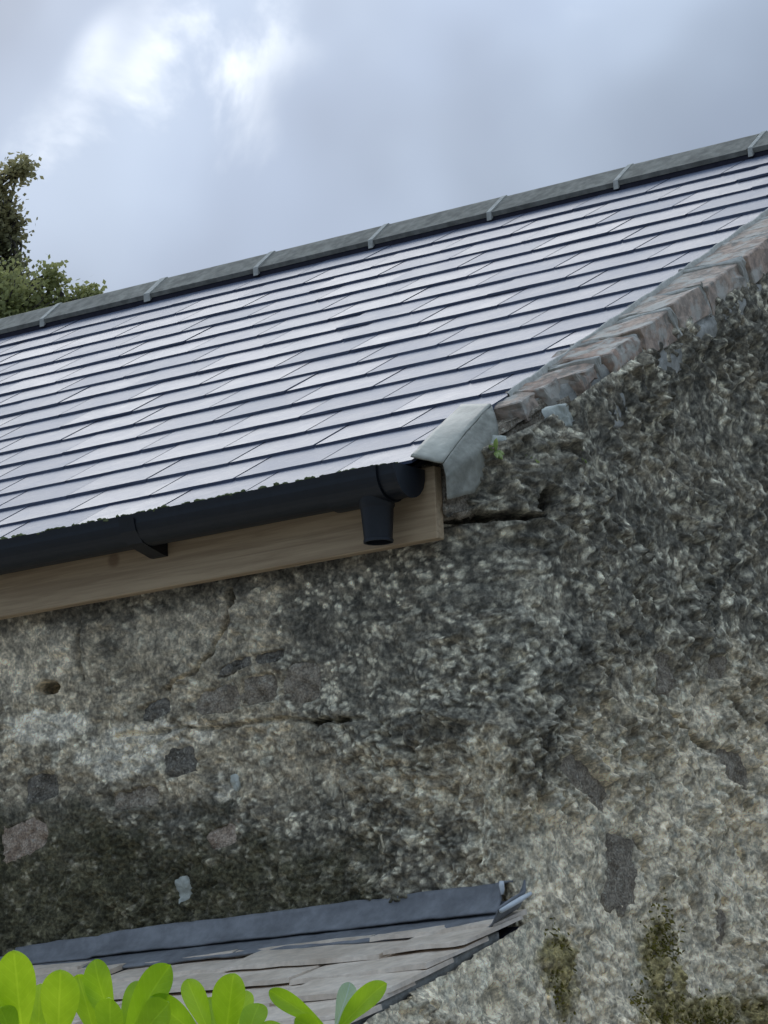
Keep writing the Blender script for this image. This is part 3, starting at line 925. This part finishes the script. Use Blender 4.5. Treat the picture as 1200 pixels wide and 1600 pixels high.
def gutter_prof(r, t, cy, cz, lip=.013):
    out = []; inn = []
    n = 18
    for i in range(n + 1):
        a = math.pi + math.pi * i / n
        out.append((cy + r * math.cos(a), cz + r * math.sin(a)))
        inn.append((cy + (r - t) * math.cos(a), cz + (r - t) * math.sin(a)))
    out = [(cy - r - .002, cz + lip)] + out + [(cy + r, cz + lip)]
    inn = [(cy - r + t + .001, cz + lip)] + inn + [(cy + r - t, cz + lip)]
    return out + inn[::-1]
GY, GZc, GR = -.002, -.024, .054
vv, ff = extrude_x(gutter_prof(GR, .003, GY, GZc), [XL, -4, -2, -1, -.2])
GUT = part('gutter', vv, ff, M['plastic'], barn); fix_normals(GUT.data)
# running outlet: larger sleeve, tapered shoulder and spigot
vv, ff = extrude_x(gutter_prof(GR + .006, .004, GY, GZc, .014), [-.205, -.055])
o = part('gutter_outlet', vv, ff, M['plastic'], GUT); fix_normals(o.data)
vv, ff = extrude_x(gutter_prof(GR, .003, GY, GZc), [-.056, -.012])
o = part('gutter_stub', vv, ff, M['plastic'], GUT); fix_normals(o.data)
ec = [(GY + (GR + .003) * math.cos(math.pi + math.pi * i / 18), GZc + (GR + .003) * math.sin(math.pi + math.pi * i / 18)) for i in range(19)]
ec = [(GY - GR - .003, GZc + .013)] + ec + [(GY + GR + .003, GZc + .013)]
vv, ff = extrude_x(ec, [-.0115, -.006])
o = part('end_stop', vv, ff, M['plastic'], GUT); fix_normals(o.data)
OX = -.098
def lathe(name, prof, cx, cy, mat, parent, seg=28):
    v = []; f = []
    for (r, z) in prof:
        for k in range(seg):
            a = 2 * math.pi * k / seg
            v.append((cx + r * math.cos(a), cy + r * math.sin(a), z))
    for i in range(len(prof) - 1):
        for k in range(seg):
            a, b = i * seg + k, i * seg + (k + 1) % seg
            f.append((a, b, b + seg, a + seg))
    f.append(tuple((len(prof) - 1) * seg + k for k in range(seg)))
    f.append(tuple(range(seg))[::-1])
    o = part(name, v, f, mat, parent, True); fix_normals(o.data)
    md = o.modifiers.new('split', 'EDGE_SPLIT'); md.split_angle = math.radians(40)
    return o
lathe('outlet_spigot', [(.040, -.055), (.039, -.088), (.0375, -.090), (.0365, -.093), (.0315, -.160), (.033, -.161), (.033, -.167), (.028, -.167), (.027, -.12)], OX, GY, M['plastic'], GUT)
for x in (-.757, -1.56, -2.36, -3.16, -3.96, -4.76, -5.56, -6.36):
    br = extrude_x([(GY - GR - .006, GZc + .004), (GY - GR * .95, GZc - .025), (GY - GR * .5, GZc - .050), (GY + .01, GZc - .060), (.050, GZc - .070), (.0615, GZc - .070), (.0615, GZc - .005), (.05, GZc - .03), (.02, GZc - .05), (GY - .03, GZc - .046), (GY - GR, GZc + .0)], [x - .022, x + .022])
    o = part('gutter_bracket', br[0], br[1], M['plastic'], GUT); fix_normals(o.data)
# moss along the drip edge
def tuft_mesh(name, spots, mat, parent, kind='stuff'):
    v = []; f = []
    ico = [(0, 0, 1), (.89, 0, .45), (.28, .85, .45), (-.72, .53, .45), (-.72, -.53, .45), (.28, -.85, .45), (.72, .53, -.45), (-.28, .85, -.45), (-.89, 0, -.45), (-.28, -.85, -.45), (.72, -.53, -.45), (0, 0, -1)]
    tri = [(0, 1, 2), (0, 2, 3), (0, 3, 4), (0, 4, 5), (0, 5, 1), (1, 6, 2), (2, 7, 3), (3, 8, 4), (4, 9, 5), (5, 10, 1), (2, 6, 7), (3, 7, 8), (4, 8, 9), (5, 9, 10), (1, 10, 6), (11, 7, 6), (11, 8, 7), (11, 9, 8), (11, 10, 9), (11, 6, 10)]
    for (p, sx, sy, sz) in spots:
        o0 = len(v)
        for q in ico:
            v.append((p[0] + q[0] * sx * random.uniform(.7, 1.3), p[1] + q[1] * sy * random.uniform(.7, 1.3), p[2] + q[2] * sz * random.uniform(.7, 1.3)))
        f += [tuple(i + o0 for i in t) for t in tri]
    o = part(name, v, f, mat, parent, True)
    if kind: o['kind'] = kind
    return o
sp = []
x = -3.0
while x < .0:
    if fbm(np.array([x]), np.array([1.]), .15, 3, 2)[0] > .30:
        sp.append(((x, GY - GR + .004 + random.uniform(-.002, .008), GZc + .014 + random.uniform(-.004, .003)), random.uniform(.004, .012), .006, random.uniform(.002, .006)))
    x += random.uniform(.004, .014)
tuft_mesh('moss', sp, M['moss'], GUT)

# ------------------------------------------------------------------ lean-to
lean = thing('lean_to', (-2.0, -.6, GZ), 'low lean-to with weathered buff slates and lead flashing against the dark wall', 'lean-to')
LP = math.radians(20.3)
LC_, LS_ = math.cos(LP), math.sin(LP)
LX1 = .165
LY0, LZ0 = .12, -1.0125
def lroof(x, s, h=0.0):   # s: distance down the slope from the wall
    return Vector((x, LY0 - s * LC_ - h * LS_ * -1 * -1, LZ0 - s * LS_ + h * LC_))
LLEN = 1.45
# end wall flush with the gable, and front wall
ye = np.arange(-1.22, .20, .0055)
zt_ = LZ0 - (LY0 - ye) * math.tan(LP) + .004
rws = np.linspace(0, 1, 120)
zb_ = -1.75
Zl = np.concatenate([np.repeat(np.array(spaced(zb_, GZ - .05, .01, .15)[1:][::-1])[:, None], len(ye), 1), zb_ + rws[:, None] * (zt_ - zb_)[None, :]], 0)
Yl = np.repeat(ye[None, :], Zl.shape[0], 0)
Ul = ARC + Yl - YF - .10
Pl = np.stack([0.150 + .02 * np.clip(-Zl, 0, 3) - .004, Yl, Zl], -1)
dl, Al, Bl = wall_detail(Pl, Ul, Zl, np.zeros_like(Ul), Yl)
Pl[..., 0] += dl - .002
LW = obj('end_wall', grid_mesh('end_wall', Pl, Al, Bl, M['wall']), lean)
xf = np.arange(-4.5, .19, .02)
zf = np.linspace(GZ - .05, LZ0 - (LY0 + 1.2) * math.tan(LP) - .04, 90)
Xf, Zf = np.meshgrid(xf, zf)
Pf = np.stack([Xf, np.full_like(Xf, -1.20), Zf], -1)
df, Af, Bf = wall_detail(Pf, Xf, Zf, np.ones_like(Xf), Xf)
Pf[..., 1] -= df
obj('front_wall', grid_mesh('front_wall', Pf, Af, Bf, M['wall']), lean)
pr_ = [lroof(0, s, h) for s, h in ((0, -.004), (LLEN, -.004), (LLEN, -.03), (0, -.03))]
vv, ff = extrude_x([(p.y, p.z) for p in pr_], [-4.5, LX1 - .03])
LR = part('roof', vv, ff, M['felt'], lean); fix_normals(LR.data)
rr = random.Random(31)
lt = .010
def lslate(w, L, t, rr):
    n = 9; low = [(-w / 2 + w * i / (n - 1), rr.gauss(0, .004) * (1 if 0 < i < n - 1 else .5)) for i in range(n)]
    outl = low + [(w / 2 + rr.gauss(0, .002), L * .5), (w / 2, L), (-w / 2, L), (-w / 2 + rr.gauss(0, .002), L * .5)]
    k = len(outl)
    v = [(x, y, rr.uniform(-.001, .001)) for x, y in outl] + [(x * .995, y + (.004 if i < n else 0), t + rr.gauss(0, .0012)) for i, (x, y) in enumerate(outl)]
    f = [tuple(range(k))[::-1], tuple(range(k, 2 * k))] + [(i, (i + 1) % k, (i + 1) % k + k, i + k) for i in range(k)]
    return v, f
ledge = [.120, .255, .395, .54, .69, .85, 1.02, 1.20, 1.39]   # lower edge of each course, down the slope
for k, sd in enumerate(ledge):
    gap = sd - (ledge[k - 1] if k else 0)
    x = LX1 + rr.uniform(-.006, .006)
    first = True
    while x > -4.4:
        w = rr.uniform(.30, .52) * (.6 if first and k % 2 else 1)
        L = (gap + .10)
        lift = 2 * lt + .002 + abs(rr.gauss(0, .006))
        p = lroof(x - w / 2, sd + rr.gauss(0, .006), lift)
        tl = math.atan(lt * 1.05 / gap)
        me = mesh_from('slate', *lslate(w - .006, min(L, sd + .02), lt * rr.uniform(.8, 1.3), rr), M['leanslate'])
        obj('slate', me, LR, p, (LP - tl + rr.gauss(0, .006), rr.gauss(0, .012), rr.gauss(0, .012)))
        x -= w; first = False
# lead: apron dressed over the top course, cover flashing tucked into the wall
def strip(name, xs, fn, mat, parent, thick=.004):
    v = []; f = []
    K = None
    for x in xs:
        line = fn(x); K = len(line); v += [tuple(p) for p in line]
    for i in range(len(xs) - 1):
        for j in range(K - 1):
            a = i * K + j; f.append((a, a + K, a + K + 1, a + 1))
    o = part(name, v, f, mat, parent, True); fix_normals(o.data)
    md = o.modifiers.new('thick', 'SOLIDIFY'); md.thickness = thick; md.offset = 0
    return o
xs = np.concatenate([np.arange(-4.5, -1.5, .06), np.arange(-1.5, LX1 + .022, .012)])
def wob(x, k, a): return (float(fbm(np.array([x * 1.0]), np.array([k * 3.7]), .09, 4, int(k) + 2)[0]) - .5) * a
def apron(x):
    out = []
    end = max(0, (x - (LX1 - .03)) / .03)
    for j, (s, h) in enumerate(((.002, .055), (.010, .034), (.03, .034), (.06, .033), (.09, .032), (.118, .030), (.121, .026))):
        q = lroof(x, s + wob(x, 1, .022) * (j >= 4), h + wob(x, j + 2, .006) + .018 * end ** 2)
        out.append(q)
    return out
LA = strip('lead_apron', xs, apron, M['lead'], lean)
def cover(x):
    out = []
    end = max(0.0, (x - .075) / .05)
    for j in range(8):
        t = j / 7
        y = .105 - .018 * t - .020 * t ** 3 - .030 * end ** 2 * (1 - t) + wob(x, j + 9, .006)
        z = -.930 - .004 * (x < -1) + wob(x, 5, .012) * (1 - t) - .058 * t + wob(x, 7, .006) * t + .012 * (x + .55) - .012 * t * (x + .5)
        out.append(Vector((x, y, z)))
    out.insert(0, out[0] + Vector((0, .05, .004)))
    return out
xc2 = np.arange(-1.26, .122, .012)
LF = strip('lead_flashing', xc2, cover, M['lead'], lean)
# bright cut ends of the lead
e0 = [lroof(LX1 + .020, s, .034 + .030) for s in (.0, .04, .08, .125)]
vv, ff = tube_vf(e0, [.004, .006, .006, .005], 8)
part('lead_edge', vv, ff, M['edge'], LA, True)
ends = cover(.12)
e1 = [Vector(ends[j]) + Vector((.006, -.004, 0)) for j in (1, 2, 3, 4)]
vv, ff = tube_vf(e1, [.005, .006, .005, .003], 8)
part('lead_edge', vv, ff, M['edge'], LF, True)
# verge: pale mortar under the end slates
vv, ff = [], []
for i, s in enumerate(np.linspace(.10, LLEN, 90)):
    w = wob(s, 3, .012)
    for (x, h) in ((LX1 - .05, .016), (LX1 - .014 + w * .5, .016), (LX1 - .016 + w, -.002), (LX1 - .03, -.02)):
        vv.append(tuple(lroof(x, s, h - .002)))
for i in range(89):
    for j in range(3):
        a = i * 4 + j; ff.append((a, a + 4, a + 5, a + 1))
o = part('verge_mortar', vv, ff, M['mortar'], LR, True); fix_normals(o.data)

# ------------------------------------------------------------------ plants on the wall
def frond(v, f, p0, d, L, w):
    d = Vector(d).normalized(); side = d.cross(Vector((0.3, -.8, .5))).normalized()
    o0 = len(v); n = 5
    for i in range(n + 1):
        t = i / n
        c = Vector(p0) + d * L * t + Vector((0, 0, -L * .35 * t * t))
        ww = w * math.sin(math.pi * (.12 + .86 * t)) ** .8
        v += [c - side * ww, c + Vector((.001, -.002, .002)), c + side * ww]
    for i in range(n):
        a = o0 + i * 3
        f += [(a, a + 3, a + 4, a + 1), (a + 1, a + 4, a + 5, a + 2)]
rr = random.Random(77)
for (gyv, zv, lab, nfr, sz) in ((.165, .030, 'tiny pale green fern sprouting beside the lead cap at the roof foot', 8, .042),
                                (.270, .020, 'small yellow-green fern rooted in the wall below the first verge bricks', 8, .040),
                                (.455, .050, 'little green weed on the wall right of the two ferns under the verge', 7, .036)):
    p, n = surf('g', max(gyv, .13), zv, .008)
    if gyv < .3: p = Vector((.125 if gyv > .2 else .105, gyv, zv))
    root = thing('wall_fern', tuple(p), lab, 'fern', 'ferns rooted in the wall head')
    v, f = [], []
    for k in range(nfr):
        dv = Vector((rr.uniform(.1, .6), -rr.uniform(.3, .9) * .6, rr.uniform(-.3, .9))) + Vector((rr.uniform(-.8, .8), rr.uniform(-.3, .3), 0)) * .6
        frond(v, f, tuple(p - n * .012), dv, sz * rr.uniform(.7, 1.3), sz * .14)
    part('foliage', v, f, M['fern'], root, True)
# yellow moss cushions low on the gable: nobody could count the shoots
v, f = [], []
cent = [(.20, -1.10, .07, .09, 320), (.655, -1.06, .07, .11, 420), (.60, -1.18, .10, .06, 260), (.86, -1.20, .22, .06, 800), (1.12, -1.17, .16, .06, 520)]
for (cy, cz, ry, rz_, n) in cent:
    for _ in range(n):
        a, b = rr.gauss(0, .5), rr.gauss(0, .5)
        y, z = cy + a * ry, cz + b * rz_
        p, nn = surf('g', y, z, .002 + rr.random() * .010)
        frond(v, f, tuple(p), (rr.uniform(.3, 1), rr.uniform(-.8, .5), rr.uniform(-.6, .8)), rr.uniform(.006, .012), rr.uniform(.0018, .003))
tag(part('yellow_moss', v, f, M['mossyel'], None, True), 'yellow-green moss clinging low on the pale gable wall', 'moss', kind='stuff')

# ------------------------------------------------------------------ tree and bush behind the ridge
def px_ray(x, y, dist):
    return Vector(CAM) + (CR * ((x - 600) / 5589.34) - CU * ((y - 800) / 5589.34) + CF) * dist
def leaf_crown(lumps, nleaf, size, rr, droop=.2):
    """lumps: (centre, radii, share). leaves grouped on twig ends"""
    v = []; f = []; twigs = []
    for (c, rad, share) in lumps:
        ncl = int(nleaf * share / 14)
        for _ in range(ncl):
            while True:
                q = Vector((rr.uniform(-1, 1), rr.uniform(-1, 1), rr.uniform(-1, 1)))
                if q.length < 1: break
            q = q * (.55 + .45 * q.length) if q.length > 0 else q
            k = 1 + .28 * (float(fbm(np.array([q.x * 2 + c[0]]), np.array([q.z * 2 + q.y]), .8, 3, 5)[0]) - .5)
            tip = Vector(c) + Vector((q.x * rad[0], q.y * rad[1], q.z * rad[2])) * k
            outw = Vector((q.x, q.y, q.z + .25)).normalized()
            base = tip - outw * rr.uniform(.4, .9) * min(.25, max(rad) * .7)
            twigs.append((base, tip))
            for i in range(14):
                t = rr.random()
                p = base.lerp(tip, t) + Vector((rr.gauss(0, .03), rr.gauss(0, .03), rr.gauss(0, .03)))
                a = Vector((rr.gauss(0, 1), rr.gauss(0, 1), rr.gauss(0, .7))).normalized()
                b = a.orthogonal().normalized()
                b = (b + a.cross(b) * rr.uniform(-1, 1)).normalized()
                s = size * rr.uniform(.6, 1.3)
                o0 = len(v)
                v += [p, p + a * s * .5 + b * s * .33, p + a * s, p + a * s * .5 - b * s * .33]
                f.append((o0, o0 + 1, o0 + 2, o0 + 3))
    return v, f, twigs
def tree(name, label, lumps, trunk_base, nleaf, size, leafmat, seed, group):
    rr = random.Random(seed)
    root = thing(name, tuple(trunk_base), label, 'tree', group)
    v, f, twigs = leaf_crown(lumps, nleaf, size, rr)
    part('crown', v, f, leafmat, root)
    tv, tf = [], []
    def add(pts, rads, seg=7):
        a, b = tube_vf(pts, rads, seg, len(tv)); tv.extend(a); tf.extend(b)
    tb = Vector(trunk_base)
    fork = tb.lerp(Vector(lumps[0][0]), .5); fork.x = tb.x * .7 + fork.x * .3; fork.y = tb.y * .7 + fork.y * .3
    add([tb + Vector((0, 0, -.1)), tb.lerp(fork, .5) + Vector((.08, .03, 0)), fork], [.24, .19, .15], 10)
    for (c, rad, sh) in lumps:
        c = Vector(c)
        mid_ = fork.lerp(c, .55) + Vector((rr.gauss(0, .1), rr.gauss(0, .1), .1))
        kk = min(1.0, max(rad) / .5)
        add([fork, mid_, c], [.09 * kk, .05 * kk, .012 * kk])
        near = [t for t in twigs if (t[1] - c).length < max(rad) * 1.3]
        for (b_, t_) in (near[::5] if max(rad) > .2 else []):
            add([c.lerp(b_, .15), c.lerp(b_, .6) + Vector((rr.gauss(0, .04), rr.gauss(0, .04), .05)), b_, t_], [.010, .007, .005, .002], 4)
    part('trunk', tv, tf, M['bark'], root, True)
    return root
D1 = 20.0
pm = D1 / 5589.34
def lump(px, py, rx, rz, dd, sh, dep=0.0):
    return (px_ray(px, py, D1 + dep), (rx * pm * 1.12, rx * pm * 1.12, rz * pm * 1.12), sh)
L1 = [lump(-190, 470, 215, 215, 0, .42), lump(-60, 330, 75, 75, 0, .07), lump(-20, 285, 34, 26, 0, .018), lump(30, 262, 26, 14, 0, .008), lump(8, 350, 36, 60, 0, .03),
      lump(-330, 330, 190, 170, 0, .2, .6), lump(-400, 620, 260, 240, 0, .2, .3), lump(20, 420, 26, 40, 0, .014)]
tree('hawthorn_tree', 'loose twiggy tree rising at the left edge behind the ridge', L1, (-10.4, 8.2, GZ), 64000, .033, M['treeleaf'], 5, 'trees behind the ridge')
D1 = 17.5; pm = D1 / 5589.34
L2 = [lump(-30, 520, 130, 110, 0, .5), lump(80, 530, 70, 78, 0, .12), lump(82, 436, 17, 20, 0, .006), lump(133, 468, 26, 17, 0, .014), lump(-160, 560, 190, 160, 0, .36, .5)]
tree('rounded_bush', 'dense olive-green rounded bush showing just above the ridge tiles', L2, (-8.4, 7.2, GZ), 64000, .029, M['bushleaf'], 9, 'trees behind the ridge')

# ------------------------------------------------------------------ foreground shrub
DS = 3.2
shrub = thing('garden_shrub', (2.25, -3.75, GZ), 'bright lime-green broad-leaved shrub in the near foreground', 'shrub')
def leaf_me(name, mat, fold=.18, curl=.18, seed=0):
    """obovate leaf, unit length along +Y, unit width along X, lying in XY"""
    rr = random.Random(seed); nu, nv = 20, 6
    v = []; f = []
    for i in range(nu + 1):
        t = 1 - (1 - i / nu) ** 1.5
        w = (t ** .85) * max(0, 1 - t ** 3.4) ** .58
        w = .5 * w / .64 + .02 * (1 - t)
        for j in range(nv + 1):
            s = j / nv * 2 - 1
            z = fold * abs(s) * w * .6 - curl * (t - .35) ** 2 + .015 * math.sin(7 * t + 3 * s + seed)
            v.append((s * w, t, z))
    for i in range(nu):
        for j in range(nv):
            a = i * (nv + 1) + j
            f.append((a, a + 1, a + nv + 2, a + nv + 1))
    me = mesh_from(name, v, f, mat, True)
    return me
LM = [leaf_me('leaf', M['shrub'], .10 + .12 * random.random(), .05 + .22 * random.random(), k) for k in range(5)]
LMP = leaf_me('leaf', M['shrubpale'], .25, .2, 9)
def place_leaf(base, tip, width, face, me):
    base, tip = Vector(base), Vector(tip)
    y = tip - base; L = y.length; y.normalize()
    z = Vector(face); z = (z - y * z.dot(y)).normalized(); x = y.cross(z)
    mw = Matrix((x * width, y * L, z * L)).transposed().to_4x4(); mw.translation = base
    o = obj('leaf', me, shrub)
    o.matrix_basis = mw
    return o
SPEC = [  # tip px, base px, width px, depth offset of tip and base
    ((21, 1488), (36, 1622), 56, -.02, .0), ((95, 1518), (90, 1635), 56, .0, .01), ((143, 1500), (180, 1615), 46, .03, .02),
    ((262, 1508), (196, 1620), 50, -.02, .0), ((122, 1522), (152, 1630), 40, .05, .03), ((292, 1528), (330, 1622), 34, .03, .01),
    ((362, 1523), (352, 1632), 51, -.01, .0), ((238, 1560), (318, 1625), 42, -.03, -.01), ((404, 1566), (382, 1634), 42, .03, .01),
    ((262, 1566), (205, 1640), 52, -.05, -.03), ((421, 1547), (508, 1604), 28, .0, .0), ((549, 1535), (524, 1606), 30, .02, .01),
    ((597, 1535), (524, 1612), 36, -.02, .0), ((462, 1593), (512, 1618), 30, -.03, -.01), ((2, 1575), (24, 1640), 44, -.03, 0),
    ((440, 1598), (395, 1645), 40, .02, .0), ((60, 1535), (60, 1640), 40, .06, .04), ((222, 1530), (188, 1630), 36, .07, .04), ((325, 1556), (345, 1640), 34, .07, .04), ((170, 1560), (176, 1640), 44, -.04, -.02), ((385, 1545), (365, 1630), 32, .06, .03), ((-30, 1505), (10, 1625), 48, .02, .01), ((-60, 1560), (0, 1640), 50, 0, 0)]
rr = random.Random(12)
toc = -CF
for i, (tp, bp, w, dt, db) in enumerate(SPEC):
    tip = px_ray(*tp, DS + dt); base = px_ray(*bp, DS + db)
    me = LMP if i == 11 else LM[i % 5]
    fc = toc + CR * rr.uniform(-.5, .5) + CU * rr.uniform(.1, .5)
    place_leaf(base, tip, w * DS / 5589.34 * 1.16, fc, me)
# stems carrying the whorls, and the rest of the bush below the frame
tv, tf = [], []
for (px, py, gx, gyy) in ((30, 1632, 2.15, -3.80), (92, 1645, 2.18, -3.79), (182, 1628, 2.22, -3.76), (340, 1634, 2.28, -3.73), (388, 1650, 2.33, -3.72), (516, 1612, 2.36, -3.68), (0, 1650, 2.1, -3.82)):
    top = px_ray(px, py, DS)
    bot = Vector((gx * .5 + 1.12, gyy * .5 - 1.88, GZ - .03))
    mid_ = top.lerp(bot, .4) + Vector((rr.gauss(0, .03), rr.gauss(0, .03), 0))
    a, b = tube_vf([top + Vector((0, 0, .004)), top.lerp(mid_, .5), mid_, bot], [.0028, .004, .006, .010], 7, len(tv)); tv += a; tf += b
    for k in range(16):
        z = rr.random() * .9
        c = top.lerp(bot, .10 + z * .75)
        for q in range(2):
            dr = Vector((rr.gauss(0, 1), rr.gauss(0, 1), rr.uniform(-.1, .7))).normalized()
            place_leaf(c, c + dr * rr.uniform(.05, .075), rr.uniform(.022, .030), Vector((rr.gauss(0, .3), rr.gauss(0, .3), 1)), LM[rr.randrange(5)])
part('stem', tv, tf, M['stem'], shrub, True)

for o in bpy.data.objects:
    if '_w' in o: del o['_w']
